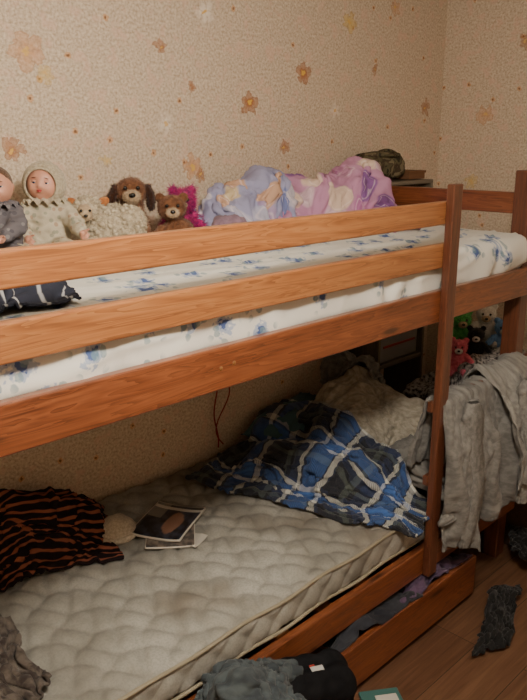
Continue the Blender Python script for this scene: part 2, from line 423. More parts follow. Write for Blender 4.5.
# ---- fabric materials
def fabric(name,c1,c2=None,sc=40,fuzz=.25,rough=.9,bsc=300):
    m,nt,b=newmat(name,rough,.1)
    uv=UV(nt); c2=c2 or tuple(k*.8 for k in c1)
    col=MIX(nt,SM(nt,NOISE(nt,uv,sc,3,.6),.35,.65),c1,c2)
    nt.links.new(col,b.inputs['Base Color'])
    BUMP(nt,b,NOISE(nt,uv,bsc,1),fuzz,.003)
    b.inputs['Sheen Weight'].default_value=.1
    return m
def stripes(name,base,stripe,period,width,axis=1):
    m,nt,b=newmat(name,.9,.1)
    s=SEP(nt,UV(nt))[axis]
    t=M(nt,'PINGPONG',M(nt,'DIVIDE',s,period),.5)
    col=MIX(nt,SM(nt,t,.5-width-.03,.5-width+.03),base,stripe)
    nt.links.new(col,b.inputs['Base Color']); return m
def plaidmat():
    m,nt,b=newmat('plaid_fleece',.95,.1)
    uv=UV(nt); s=SEP(nt,uv)
    navy=srgb(32,44,74); blue=srgb(54,92,154); black=srgb(22,23,30); cream=srgb(196,196,186); green=srgb(76,84,78)
    def bands(k,per):
        f=M(nt,'FRACT',M(nt,'DIVIDE',k,per))
        return RAMP(nt,f,[(0,black),(.20,green),(.28,black),(.33,navy),(.46,cream),(.51,navy),(.54,blue),(.78,navy),(.80,cream),(.88,navy),(.92,black)],'CONSTANT')
    a=bands(M(nt,'ADD',s[0],.05),.42); c=bands(s[1],.42)
    par=M(nt,'FRACT',M(nt,'MULTIPLY',M(nt,'ADD',s[0],s[1]),110))
    col=MIX(nt,M(nt,'ADD',M(nt,'MULTIPLY',M(nt,'GREATER_THAN',par,.5),.3),.35),a,c)
    n=NOISE(nt,uv,160,2)
    col=MIX(nt,M(nt,'MULTIPLY',n,.14),col,srgb(130,134,140))
    nt.links.new(col,b.inputs['Base Color']); BUMP(nt,b,n,.4,.004); b.inputs['Sheen Weight'].default_value=.15
    return m
def pastel(name,bg,cols,sc):
    m,nt,b=newmat(name,.85,.15)
    uv=UV(nt)
    pw=VM(nt,'ADD',uv,VM(nt,'SCALE',NOISE(nt,uv,4,2,.5,0,'Color'),None,.3))
    v=N(nt,'ShaderNodeTexVoronoi',voronoi_dimensions='2D'); v.inputs['Scale'].default_value=sc; nt.links.new(pw,v.inputs['Vector'])
    cs=N(nt,'ShaderNodeSeparateColor'); nt.links.new(v.outputs['Color'],cs.inputs[0])
    k=len(cols); r=RAMP(nt,cs.outputs[0],[(i/k,c) for i,c in enumerate(cols)],'CONSTANT')
    col=MIX(nt,SM(nt,v.outputs['Distance'],.46,.36),bg,r)
    v3=SM(nt,M(nt,'ABSOLUTE',M(nt,'SUBTRACT',v.outputs['Distance'],.3)),.04,.0)
    col=MIX(nt,M(nt,'MULTIPLY',v3,.4),col,srgb(236,220,220))
    nt.links.new(col,b.inputs['Base Color']); return m
m_plaid=plaidmat()
m_pink=pastel('pink_duvet_print',srgb(186,138,168),[srgb(196,148,178),srgb(136,94,150),srgb(206,178,190),srgb(176,118,160),srgb(214,190,172),srgb(192,146,176)],6)
m_bluep=pastel('blue_duvet_print',srgb(154,154,184),[srgb(130,142,186),srgb(188,182,192),srgb(170,150,182),srgb(202,182,146),srgb(116,126,172),srgb(196,160,134),srgb(178,176,196)],6)
m_grey=fabric('grey_jersey',srgb(122,120,115),srgb(102,100,96))
m_grey2=fabric('light_grey_jersey',srgb(138,136,130),srgb(118,116,111))
m_white=fabric('cream_duvet',srgb(172,165,150),srgb(146,138,122),40)
m_black=fabric('black_knit',srgb(36,36,36),srgb(24,24,25))
m_dark=fabric('dark_cloth',srgb(76,84,86),srgb(54,60,64),14)
m_brown=fabric('brown_print',srgb(98,90,82),srgb(56,49,46),18)
m_teal=fabric('teal_cotton',srgb(74,104,112),srgb(64,92,100),20)
m_strR=stripes('red_black_stripe',srgb(34,26,28),srgb(146,88,68),.05,.15)
m_strW=stripes('white_dark_stripe',srgb(44,46,56),srgb(150,150,150),.085,.06,0)

def pillow(name,c,s,mat,rz=0,rx=0,seed=0):
    bm=bmesh.new(); bmesh.ops.create_grid(bm,x_segments=40,y_segments=40,size=1)
    def prof(a): return max(0,1-abs(a)**3.2)**.5
    for v in bm.verts:
        x,y=v.co.x,v.co.y; v.co=Vector((x*s[0]*(1-.06*(1-y*y)) ,y*s[1]*(1-.06*(1-x*x)),0))
    g=bmesh.ops.duplicate(bm,geom=bm.faces[:])
    dup=set(e for e in g['geom'] if isinstance(e,bmesh.types.BMVert))
    for v in bm.verts:
        x,y=v.co.x/s[0],v.co.y/s[1]; h=s[2]*prof(min(1,abs(x)*1.05))*prof(min(1,abs(y)*1.05))
        n_=noise.noise(Vector((x*2.5+seed,y*2.5,1)))*.25*h+max(0,.4-abs(noise.noise(Vector((x*2+seed,y*5,3))))*4)*.3*h
        v.co.z=(-.6*h if v in dup else h+n_)
    bmesh.ops.remove_doubles(bm,verts=bm.verts[:],dist=.001)
    bmesh.ops.recalc_face_normals(bm,faces=bm.faces[:])
    me=bpy.data.meshes.new(name); bm.to_mesh(me); bm.free()
    o=link(me,name,mat); o.location=c; o.rotation_euler=(math.radians(rx),0,math.radians(rz)); return o
pillow('teal_pillow',(2.46,.80,.545),(.27,.17,.10),m_teal,10)
pillow('teal_pillow',(2.74,.30,.56),(.12,.2,.10),m_teal,5,0,3)
sim_cloth('white_duvet',56,50,quadf((2.28,.30),(2.82,.18),(2.82,.78),(2.26,.84),.70,mound([(2.58,.52,.2,.25,.18)])),[SLAB_LO,WALLB,ell((2.58,.62,.54),(.19,.16,.24)),ell((2.44,.50,.50),(.16,.13,.19)),ell((2.68,.40,.5),(.12,.14,.20))],m_white,22,-.38,1,1,.006,.25,.07,freq=7,cr=.018,crf=7)
sim_cloth('grey_towel',30,30,quadf((2.62,.62),(2.86,.60),(2.86,.97),(2.60,.97),.88,None),[SLAB_LO,WALLB,ell((2.60,.62,.54),(.21,.18,.27)),ell((2.76,.84,.5),(.12,.13,.28))],m_grey,18,-.4,.5,.5,.006,.25,.05,freq=8,cr=.016,crf=9)
sim_cloth('grey_sweatshirt',54,46,quadf((2.34,.34),(2.84,.32),(2.80,-.10),(2.20,-.16),.74,mound([(2.45,.15,.2,.15,.1)])),
   [SLAB_LO,RAIL_LO,ell((2.44,.12,.5),(.15,.13,.18)),ell((2.66,.16,.5),(.17,.12,.19)),((2.20,-.064,.2),(2.262,-.03,1.0))],m_grey,22,-.34,.7,.6,.006,.25,.06,freq=7,cr=.017,crf=9)
sim_cloth('plaid_blanket',84,78,quadf((1.80,.80),(2.46,.96),(2.38,.02),(1.97,-.01),.66,mound([(2.25,.6,.25,.3,.08),(2.45,.55,.25,.35,.14)])),
   [SLAB_LO,WALLB,RAIL_LO,ell((2.42,.80,.55),(.20,.14,.09)),ell((2.10,.62,.47),(.15,.13,.13)),ell((2.20,.36,.47),(.16,.20,.17)),ell((2.42,.50,.5),(.2,.22,.22)),ell((2.42,.12,.5),(.16,.12,.20))],m_plaid,22,-.26,1.0,1.3,.009,.4,.07,freq=6,cr=.013,crf=5)
# ---- garments hung over the ladder rung
def hangf(x0,x1,front,back,yc,zt,ph,amp=.022,skew=0,flare=0,fq=13):
    tot=front+back
    def f(u,v):
        s=v*tot; x=x0+(x1-x0)*u
        fo=math.sin(u*fq+ph+2.5*math.sin(v*3))*amp+math.sin(u*fq*2.3+ph*2+v*5)*amp*.4
        if s<front:
            d=front-s; k=min(1,d/.12); x+=skew*d+(u-.5)*flare*d
            return (x,yc-.035-(amp+.02)*k+fo*k-.02*k,zt+.03-d)
        d=s-front; k=min(1,d/.1)
        return (x,yc+.03+.02*k+fo*.5*k,zt+.03-d)
    return f
RUNG=((2.2,-.034,.86),(2.93,-.002,.915)); RB=((2.2,-.036,.2),(2.94,-.0,.86))
jk=group('grey_hooded_jacket')
sim_cloth('jacket_body',64,60,hangf(2.265,2.70,.52,.24,-.018,.905,.5,.032,-.0,.05,17),[RUNG,RAIL_LO,SLAB_LO,RB],m_grey,9,-.18,.7,.9,.007,.3,.015,parent=jk,cr=.014,crf=8,cran=(1.4,.45),cut=lambda u,v:v<.04+.13*u*u+.03*math.sin(u*14))
def sleeve(name,top,bot,r0,r1,mat,par):
    a,b_=Vector(top),Vector(bot); n=80; m_=48; bm=bmesh.new(); rows=[]
    for j in range(n+1):
        t=j/n; c=a.lerp(b_,t)+Vector((.02*math.sin(t*4),.010*math.sin(t*7),0)); r=r0+(r1-r0)*t
        if t<.08: r*=.5+.5*t/.08
        row=[]
        for i in range(m_):
            th=2*math.pi*i/m_; k=1+.28*noise.noise(Vector((math.cos(th)*1.5,math.sin(th)*1.5,t*5+r0*99)))
            k+=.16*(1-min(1,abs(noise.noise(Vector((math.cos(th)*2.2,math.sin(th)*2.2,t*9+3))))*4))
            if t>.93: k*=.86
            row.append(bm.verts.new(c+Vector((math.cos(th)*r*k,math.sin(th)*r*.5*k,0))))
        rows.append(row)
    for j in range(n):
        for i in range(m_): bm.faces.new((rows[j][i],rows[j][(i+1)%m_],rows[j+1][(i+1)%m_],rows[j+1][i]))
    me=bpy.data.meshes.new(name); bm.to_mesh(me); bm.free(); o=link(me,name,mat,par)
    s=o.modifiers.new('s','SOLIDIFY'); s.thickness=.004; return o
def objfabric(name,c1,c2,sc=60):
    m,nt,b=newmat(name,.9,.1); o=OBJ(nt)
    nt.links.new(MIX(nt,SM(nt,NOISE(nt,o,sc,3,.6),.35,.65),c1,c2),b.inputs['Base Color']); BUMP(nt,b,NOISE(nt,o,400,1),.25,.003); return m
m_greys=objfabric('grey_jersey_sleeve',srgb(122,120,115),srgb(104,102,98))
sleeve('sleeve_near',(2.36,-.105,.91),(2.33,-.145,.36),.055,.036,m_greys,jk)
tj=group('light_grey_tracksuit_top')
sim_cloth('garment_body',54,52,hangf(2.58,2.92,.44,.26,-.050,.94,2.2,.032,.0,.05,15),[RUNG,RAIL_LO,SLAB_LO,RB],m_grey2,9,-.18,.6,.8,.007,.3,.015,parent=tj,cr=.014,crf=8,cran=(1.4,.45),cut=lambda u,v:v<.05+.10*abs(u-.5)+.03*math.sin(u*9))
sleeve('sleeve_hanging',(2.70,-.15,.93),(2.70,-.185,.42),.052,.034,objfabric('light_jersey_sleeve',srgb(138,136,130),srgb(118,116,111)),tj)
# ---- upper bunk bedding
sim_cloth('blue_blanket',60,46,quadf((1.86,.58),(2.24,.54),(2.28,.95),(1.88,.96),1.60,mound([(2.02,.8,.16,.12,.06),(2.2,.8,.14,.14,.10)])),
   [SLAB_UP,WALLB,ell((2.02,.80,1.45),(.13,.12,.18)),ell((2.2,.80,1.45),(.12,.12,.24))],m_bluep,20,-.38,.9,.7,.008,.25,.09,freq=8,cr=.020,crf=7)
sim_cloth('pink_blanket',76,52,quadf((2.14,.56),(2.74,.46),(2.84,.95),(2.24,.95),1.68,mound([(2.45,.75,.2,.16,.05),(2.68,.72,.16,.2,.06)])),
   [SLAB_UP,WALLB,((2.87,0,1.2),(2.92,1,1.9)),ell((2.26,.82,1.45),(.13,.13,.20)),ell((2.44,.78,1.45),(.13,.14,.21)),ell((2.68,.72,1.45),(.14,.18,.24))],m_pink,20,-.38,1.2,.9,.008,.25,.09,freq=8,cr=.020,crf=6)
sim_cloth('striped_pullover',38,28,quadf((.58,.17),(.93,.17),(.98,.44),(.62,.50),1.53,mound([(.75,.33,.2,.1,.03)])),[SLAB_UP,ell((.72,.32,1.45),(.13,.08,.05)),ell((.88,.30,1.45),(.07,.07,.045))],m_strW,16,-.28,.6,.45,.006,.5,.025,cr=.008)
sim_cloth('mauve_baby_cloth',24,24,quadf((1.74,.50),(1.93,.46),(1.96,.70),(1.78,.74),1.56,None),[SLAB_UP,WALLB,ell((1.85,.62,1.45),(.07,.07,.10))],fabric('mauve_cloth',srgb(140,116,130)),16,-.4,.3,.3,.005,.3,.03)
# ---- lower bunk: striped clothing, brown cloth
sim_cloth('striped_red_black_jumper',58,48,quadf((.76,.62),(1.26,.64),(1.34,.96),(.84,.97),.68,mound([(1.03,.8,.2,.16,.06)])),[SLAB_LO,WALLB,ell((1.0,.84,.47),(.17,.13,.20)),ell((1.20,.80,.47),(.11,.10,.14))],m_strR,20,-.40,.8,.7,.006,.35,.05,cr=.013,crf=6)
sim_cloth('brown_shawl',40,36,quadf((.53,.14),(.78,.18),(.82,.60),(.53,.66),.55,None),[SLAB_LO,ell((.66,.42,.47),(.12,.15,.03))],m_brown,18,-.3,.7,.7,.006,.35,.03)
# ---- floor clothes
DRB=((1.66,-.088,0),(2.535,.55,.21))
sim_cloth('black_jumper',42,32,quadf((2.20,-.20),(2.36,-.33),(2.72,-.20),(2.56,-.11),.13,None),[FLOORB,DRB,ell((2.40,-.21,.0),(.10,.05,.05)),ell((2.56,-.17,.0),(.08,.05,.05))],m_black,16,-.24,.5,.35,.006,.4,.03)
sim_cloth('black_trousers',36,28,quadf((2.74,-.20),(3.05,-.16),(3.06,.04),(2.76,-.02),.24,None),[FLOORB,((2.87,0,0),(2.95,.07,1)),ell((2.92,-.10,.0),(.13,.08,.13))],m_black,18,-.3,.6,.5,.006,.4,.03)
sim_cloth('dark_laundry_heap',50,40,quadf((.98,-.34),(1.34,-.36),(1.38,-.03),(.98,-.02),.50,None),[FLOORB,RAIL_LO,((.9,-.0,.3),(1.7,.3,.47)),ell((1.17,-.17,.1),(.17,.13,.32))],m_dark,18,-.36,.8,.7,.006,.35,.05,cr=.016)
# ---- drawer
dr=group('underbed_drawer')
DX0,DX1,DY=1.665,2.53,-.082
box('front',(DX0,DY,.03),(DX1,DY+.025,.20),m_woodr,dr,.004)
box('side_near',(DX0,DY+.025,.03),(DX0+.02,.55,.18),m_woodp,dr,.003,1)
box('side_far',(DX1-.02,DY+.025,.03),(DX1,.55,.18),m_woodp,dr,.003,1)
box('back',(DX0+.02,.53,.03),(DX1-.02,.55,.18),m_woodp,dr,.003)
box('bottom',(DX0+.02,DY+.025,.03),(DX1-.02,.53,.04),m_woodp,dr,.002)
cl=((1.66,-.06,0),(2.53,.53,.12)); fr=((DX0,DY,.03),(DX1,DY+.03,.19))
sim_cloth('dark_clothes_in_drawer',30,24,quadf((1.70,-.065),(2.10,-.065),(2.10,.14),(1.70,.14),.25,None),[cl,fr,ell((1.82,-.01,.12),(.10,.06,.09)),ell((2.0,-.01,.12),(.10,.06,.08))],fabric('drawer_cloth',srgb(52,54,60),srgb(34,34,40),6),12,-.28,.5,.3,.006,.4,.02,parent=dr)
sim_cloth('purple_clothes_in_drawer',30,24,quadf((2.08,-.06),(2.48,-.06),(2.48,.14),(2.08,.14),.26,None),[cl,fr,ell((2.2,-.01,.12),(.09,.06,.09)),ell((2.38,-.01,.12),(.10,.06,.08))],fabric('drawer_cloth_b',srgb(96,76,100),srgb(50,42,60),8),12,-.28,.5,.3,.006,.4,.02,parent=dr)
LOG.append('sims %.0f'%(time.time()-T0))
# ------------------------------------------------------------------ solid blob modelling
def sph(bm,c,r,rot=None,seg=20):
    g=bmesh.ops.create_icosphere(bm,subdivisions=3 if seg>=20 else 2,radius=1)
    R_=Euler([math.radians(k) for k in rot]).to_matrix() if rot else Matrix.Identity(3)
    if not isinstance(r,(tuple,list)): r=(r,r,r)
    for v in g['verts']: v.co=Vector(c)+R_@Vector((v.co.x*r[0],v.co.y*r[1],v.co.z*r[2]))
def blob(name,parts,mat,parent=None,voxel=.005,smooth=6,disp=None):
    bm=bmesh.new()
    for p in parts:
        if p[0]=='e': sph(bm,p[1],p[2],p[3] if len(p)>3 else None)
        else:
            a,b=Vector(p[1]),Vector(p[2]); r0,r1=p[3],p[4]; n=max(3,int((b-a).length/(min(r0,r1)*.45)))
            for i in range(n+1):
                t=i/n; sph(bm,a.lerp(b,t),r0+(r1-r0)*t,None,10)
    me=bpy.data.meshes.new(name); bm.to_mesh(me); bm.free()
    o=link(me,name,mat)
    md=o.modifiers.new('r','REMESH'); md.mode='VOXEL'; md.voxel_size=voxel
    s=o.modifiers.new('s','SMOOTH'); s.iterations=smooth; s.factor=.5
    applymods(o)
    if not o.data.materials: o.data.materials.append(mat)
    if disp:
        for v in o.data.vertices: v.co+=v.normal*disp(v.co)
    if parent: o.parent=parent
    return o
def fuzz(o,count,length,mat,width=.0012,droop=.2,seed=1):
    rnd=random.Random(seed); me=o.data; me.calc_loop_triangles()
    tris=[(t.vertices[:],t.area) for t in me.loop_triangles]
    cum=list(itertools.accumulate(a for _,a in tris)); vs=[];fs=[]
    for _ in range(count):
        t=tris[bisect.bisect(cum,rnd.random()*cum[-1])%len(tris)][0]
        a,b,c=[me.vertices[i] for i in t]; u,v=rnd.random(),rnd.random()
        if u+v>1:u,v=1-u,1-v
        p=a.co*(1-u-v)+b.co*u+c.co*v; n=(a.normal+b.normal+c.normal).normalized()
        d=(n+Vector([rnd.gauss(0,.35) for _ in range(3)])+Vector((0,0,-droop))).normalized()
        s=d.orthogonal().normalized()*width; L=length*(.6+.7*rnd.random()); i=len(vs)
        vs+=[p-s-n*.001,p+s-n*.001,p+d*L]; fs.append((i,i+1,i+2))
    m2=bpy.data.meshes.new('fur'); m2.from_pydata(vs,[],fs)
    return link(m2,'fur',mat,o.parent,False)
def plush(name,c1,c2,sc=60,rough=.95):
    m,nt,b=newmat(name,rough,.05)
    o=OBJ(nt); n=NOISE(nt,o,sc,3,.6)
    nt.links.new(MIX(nt,SM(nt,n,.35,.65),c1,c2),b.inputs['Base Color']); BUMP(nt,b,NOISE(nt,o,sc*4,2),.6,.004); b.inputs['Sheen Weight'].default_value=.2
    return m
m_skin,_,bs=newmat('doll_vinyl',.38,.4,srgb(200,146,122)); bs.inputs['Subsurface Weight'].default_value=.08; bs.inputs['Subsurface Radius'].default_value=(.01,.004,.002)
m_lip,_,_=newmat('doll_lips',.35,.4,srgb(176,66,66))
m_brow,_,_=newmat('doll_brow',.7,.2,srgb(96,60,40))
m_eyew,_,_=newmat('eye_white',.15,.6,srgb(206,200,190))
m_iris,_,_=newmat('eye_iris',.15,.6,srgb(44,62,92))
m_blk,_,_=newmat('black_bead',.15,.7,srgb(14,12,12))
def small(name,c,r,mat,parent,rot=None):
    bm=bmesh.new(); sph(bm,c,r,rot); me=bpy.data.meshes.new(name); bm.to_mesh(me); bm.free(); return link(me,name,mat,parent)
def doll_head(par,c,R,hood=None):
    bm=bmesh.new(); bmesh.ops.create_uvsphere(bm,u_segments=72,v_segments=48,radius=1)
    def g(p,q,s,h): return h*math.exp(-((p[0]-q[0])**2+(p[1]-q[1])**2)/(s*s))
    for v in bm.verts:
        x,y,z=v.co; d=Vector((x*.96,y*.95,z*1.02))
        if y<0:
            q=(x,z); k=0
            k+=g(q,(.42,-.32),.28,.13)+g(q,(-.42,-.32),.28,.13)
            k-=g(q,(.33,.02),.17,.09)+g(q,(-.33,.02),.17,.09)
            k+=g(q,(0,-.16),.10,.15)+g(q,(0,.0),.08,.05)
            k+=g(q,(.07,-.19),.06,.03)+g(q,(-.07,-.19),.06,.03)
            k-=g(q,(0,-.33),.10,.02); k+=g(q,(0,-.43),.13,.06)
            k-=g(q,(0,-.56),.14,.05); k+=g(q,(0,-.74),.2,.10)
            k+=g(q,(0,.45),.5,.06)
            d+=v.co.normalized()*k
        v.co=d*R
    me=bpy.data.meshes.new('head'); bm.to_mesh(me); bm.free()
    h=group('head_pivot'); h.parent=par; h.location=c
    link(me,'head',m_skin,h)
    for s in(-1,1):
        small('eye',(s*.33*R,-.82*R,.02*R),(.13*R,.09*R,.085*R),m_eyew,h)
        small('iris',(s*.33*R,-.885*R,.015*R),(.075*R,.035*R,.075*R),m_iris,h)
        small('pupil',(s*.33*R,-.91*R,.015*R),(.035*R,.02*R,.038*R),m_blk,h)
        small('eyelid',(s*.33*R,-.815*R,.075*R),(.16*R,.12*R,.075*R),m_skin,h)
        small('brow',(s*.34*R,-.925*R,.25*R),(.14*R,.03*R,.018*R),m_brow,h,(0,s*10,0))
        small('ear',(s*.94*R,.02*R,-.05*R),(.09*R,.16*R,.22*R),m_skin,h)
    small('lip_upper',(0,-.985*R,-.40*R),(.15*R,.06*R,.035*R),m_lip,h)
    small('lip_lower',(0,-.98*R,-.46*R),(.11*R,.07*R,.045*R),m_lip,h)
    if hood:
        bm=bmesh.new(); bmesh.ops.create_uvsphere(bm,u_segments=64,v_segments=40,radius=1.12*R)
        dele=[v for v in bm.verts if v.co.y<-.2*R and (v.co.x/(.84*R))**2+((v.co.z+.12*R)/(.86*R))**2<1]
        bmesh.ops.delete(bm,geom=dele,context='VERTS')
        for v in bm.verts: v.co.z*=1.06; v.co+=v.co.normalized()*R*.025*math.sin(v.co.z/R*34)
        me=bpy.data.meshes.new('bonnet'); bm.to_mesh(me); bm.free(); bo=link(me,'bonnet',hood,h)
        sd=bo.modifiers.new('s','SOLIDIFY'); sd.thickness=.09*R; sd.offset=0
        n=60; pts=[]
        for i in range(n):
            a=2*math.pi*i/n; x=.86*R*math.cos(a); z=-.12*R+.88*R*math.sin(a); rr=1.12*R
            y=-math.sqrt(max(.03*R*R,rr*rr-x*x-z*z/1.1)); pts.append((x,y,z))
        tube('bonnet_trim',pts,.075*R,hood,h,True)
    else:
        blob('hair',[('e',(0,.12*R,.18*R),(1.0*R,1.0*R,.98*R))],plush('doll_hair',srgb(110,80,56),srgb(80,56,40),200),h,.004,2)
    return h
def hand(par,pos,dirv,sc,name='hand'):
    d=Vector(dirv).normalized(); s=d.orthogonal().normalized(); nrm=d.cross(s)
    P=Vector(pos); parts=[('c',P-d*sc*.3,P+d*sc*.2,sc*.32,sc*.40)]
    for i,(o_,L) in enumerate(((-.36,.62),(-.12,.75),(.12,.7),(.34,.52))):
        b=P+d*sc*.35+s*sc*o_; k=b+d*sc*L*.55; parts+= [('c',b,k,sc*.13,sc*.12),('c',k,k+(d*.6+nrm*.6).normalized()*sc*L*.45,sc*.12,sc*.10)]
    b=P-s*sc*.35; parts.append(('c',b,b+(d*.6-s*.7).normalized()*sc*.55,sc*.14,sc*.11))
    return blob(name,parts,m_skin,par,sc*.07,2)
def romper(name,bg,f1,f2):
    m,nt,b=newmat(name,.9,.1); o=OBJ(nt)
    v=N(nt,'ShaderNodeTexVoronoi'); v.inputs['Scale'].default_value=48; nt.links.new(o,v.inputs['Vector'])
    cs=N(nt,'ShaderNodeSeparateColor'); nt.links.new(v.outputs['Color'],cs.inputs[0])
    col=MIX(nt,M(nt,'MULTIPLY',SM(nt,v.outputs['Distance'],.36,.28),.75),bg,MIX(nt,M(nt,'GREATER_THAN',cs.outputs[0],.5),f1,f2))
    nt.links.new(col,b.inputs['Base Color']); BUMP(nt,b,NOISE(nt,o,260,1),.4,.003); return m
def wrinkle(s=40,a=.003): return lambda p: a*noise.noise(Vector((p.x*s,p.y*s,p.z*s*1.6)))
def doll(name,loc,rz,R,suit,hood,hc,armR,armL,hrot=(0,0,0),s=1,ry=0):
    g=group(name,loc,rz,0,ry,s)
    parts=[('e',(0,0,.075),(.066,.055,.07)),('e',(0,0,.135),(.06,.05,.05)),('c',(0,0,.16),(0,0,.19),.03,.025)]
    for s_,(e,h_) in ((1,armR),(-1,armL)):
        parts+=[('c',(s_*.045,0,.155),e,.030,.027),('c',e,h_,.027,.021)]
    for s_ in(-1,1): parts+=[('c',(s_*.035,-.01,.04),(s_*.05,-.09,.045),.036,.032),('c',(s_*.05,-.09,.045),(s_*.065,-.16,.03),.032,.026),('e',(s_*.068,-.175,.04),(.024,.022,.034))]
    blob('body',parts,suit,g,.0045,4,wrinkle(45,.006))
    h=doll_head(g,hc,R,hood); h.rotation_euler=[math.radians(k) for k in hrot]
    for (e,h_) in (armR,armL):
        d=Vector(h_)-Vector(e); hand(g,Vector(h_)+d.normalized()*.02,d,.028)
    bm=bmesh.new(); vs=[]; n=72
    for k,(r,z) in enumerate(((.028,.187),(.048,.182),(.064,.172))):
        vs.append([bm.verts.new((math.cos(2*math.pi*i/n)*r,math.sin(2*math.pi*i/n)*r,z+(k*.004)*math.sin(i*1.2))) for i in range(n)])
    for k in range(2):
        for i in range(n): bm.faces.new((vs[k][i],vs[k][(i+1)%n],vs[k+1][(i+1)%n],vs[k+1][i]))
    me=bpy.data.meshes.new('collar'); bm.to_mesh(me); bm.free(); link(me,'collar',hood or suit,g)
    return g
ZT=1.456
m_romp=romper('floral_romper',srgb(186,176,154),srgb(160,130,108),srgb(140,142,124))
m_romp2=romper('grey_romper',srgb(104,100,104),srgb(80,78,84),srgb(136,132,132))
m_knit=plush('cream_knit',srgb(188,176,152),srgb(164,152,128),120)
doll('baby_doll_in_bonnet',(1.22,.80,ZT),-34,.054,m_romp,m_knit,(0,0,.222),((.085,-.05,.11),(.10,-.10,.095)),((-.075,-.04,.11),(-.055,-.09,.085)),hrot=(-8,4,-10),s=1.06)
doll('baby_doll_in_grey',(1.04,.77,ZT),-32,.052,m_romp2,None,(0,0,.222),((.06,-.05,.12),(.03,-.10,.10)),((-.075,-.04,.11),(-.06,-.09,.075)),hrot=(-4,-3,6),s=1.06)
def toy_face(g,c,eyes,er,nose,nr):
    for s in(-1,1): small('eye',(s*eyes[0],eyes[1],eyes[2]),er,m_blk,g)
    small('nose',nose,nr,m_blk,g)
mb=plush('brown_plush',srgb(128,88,62),srgb(98,64,44)); md_=plush('dark_brown_plush',srgb(70,44,32),srgb(52,32,24)); mc=plush('cream_plush',srgb(190,168,140),srgb(164,142,114))
g=group('brown_plush_dog',(1.59,.86,ZT),-34,s=1.08)
o=blob('body',[('e',(0,0,.065),(.055,.05,.07)),('c',(-.035,-.03,.06),(-.045,-.075,.02),.022,.02),('c',(.035,-.03,.06),(.045,-.075,.02),.022,.02),('c',(0,0,.10),(0,-.01,.15),.04,.04),('e',(0,-.01,.178),(.050,.046,.046))],mb,g,.005,5); fuzz(o,2500,.008,mb)
o=blob('muzzle',[('e',(0,-.055,.165),(.028,.032,.022)),('e',(0,-.048,.15),(.018,.02,.012))],mc,g,.004,3); fuzz(o,500,.006,mc)
for s in(-1,1): o=blob('ear',[('e',(s*.052,-.005,.180),(.013,.028,.022),(0,0,0)),('e',(s*.062,-.01,.150),(.013,.026,.036))],md_,g,.004,4); fuzz(o,600,.008,md_)
toy_face(g,0,(.02,-.052,.192),.0065,(0,-.088,.172),(.011,.007,.008))
g=group('brown_teddy_bear',(1.69,.76,ZT),-36,0,0)
o=blob('body',[('e',(.02,.02,.05),(.06,.06,.05)),('c',(-.04,-.02,.06),(-.07,-.06,.03),.02,.018),('c',(.06,-.02,.05),(.085,-.06,.02),.02,.018),('c',(.0,-.05,.03),(.0,-.09,.022),.022,.022),('e',(0,0,.135),(.052,.046,.046)),('e',(-.042,.0,.172),(.018,.010,.018)),('e',(.042,.0,.172),(.018,.010,.018))],mb,g,.005,5); fuzz(o,2600,.007,mb,seed=4)
o=blob('muzzle',[('e',(0,-.046,.122),(.024,.02,.018))],mc,g,.004,3); fuzz(o,300,.005,mc)
toy_face(g,0,(.019,-.045,.146),.006,(0,-.067,.127),(.009,.006,.007))
mw=plush('cream_curly_plush',srgb(196,184,160),srgb(168,154,130),80); mo=plush('orange_plush',srgb(186,124,74),srgb(160,98,58))
g=group('curly_plush_lamb',(1.42,.73,ZT),-30,s=1.12)
parts=[('e',(0,0,.075),(.09,.06,.068)),('e',(.04,-.01,.10),(.05,.045,.04)),('e',(-.07,-.015,.135),(.04,.038,.036)),('c',(-.05,-.03,.05),(-.06,-.08,.018),.02,.018),('c',(.05,-.03,.05),(.06,-.08,.018),.02,.018),('c',(-.02,-.03,.05),(-.01,-.07,.018),.02,.018)]
o=blob('body',parts,mw,g,.005,4,lambda p:.006*abs(noise.noise(p*55)))
rnd=random.Random(5); bm=bmesh.new()
for i in range(420):
    v=o.data.vertices[rnd.randrange(len(o.data.vertices))]
    sph(bm,v.co,(.005+.004*rnd.random()),None,8)
me=bpy.data.meshes.new('curls'); bm.to_mesh(me); bm.free(); link(me,'curls',mw,g)
fuzz(o,3000,.012,mw,.0015)
blob('face',[('e',(-.08,-.048,.13),(.022,.026,.026))],mc,g,.004,3)
for s in(-1,1): blob('ear',[('e',(-.07+s*.042,-.005,.155),(.022,.008,.014),(0,s*-25,0))],mo,g,.003,3); small('eye',(-.08+s*.012,-.072,.138),.004,m_blk,g)
small('nose',(-.08,-.076,.124),(.006,.004,.004),m_blk,g)
mp=plush('hot_pink_fur',srgb(206,50,126),srgb(156,32,106)); mpp=plush('purple_fur',srgb(120,40,120),srgb(90,30,90))
g=group('fluffy_pink_toy',(1.82,.86,ZT),-38)
o=blob('body',[('e',(0,0,.06),(.05,.045,.055)),('e',(0,-.01,.145),(.044,.04,.042)),('e',(-.034,0,.185),(.014,.010,.02)),('e',(.034,0,.185),(.014,.010,.02)),('c',(-.04,-.01,.09),(-.07,-.04,.06),.016,.014),('c',(.04,-.01,.09),(.07,-.04,.06),.016,.014),('c',(-.03,-.02,.02),(-.04,-.07,.02),.02,.02),('c',(.03,-.02,.02),(.04,-.07,.02),.02,.02)],mp,g,.005,4)
fuzz(o,6000,.020,mp,.0011,.3); fuzz(o,1500,.018,mpp,.0011,.3,9)
small('snout',(0,-.056,.135),(.018,.014,.013),mc,g); toy_face(g,0,(.017,-.056,.155),.007,(0,-.07,.138),(.006,.005,.005))
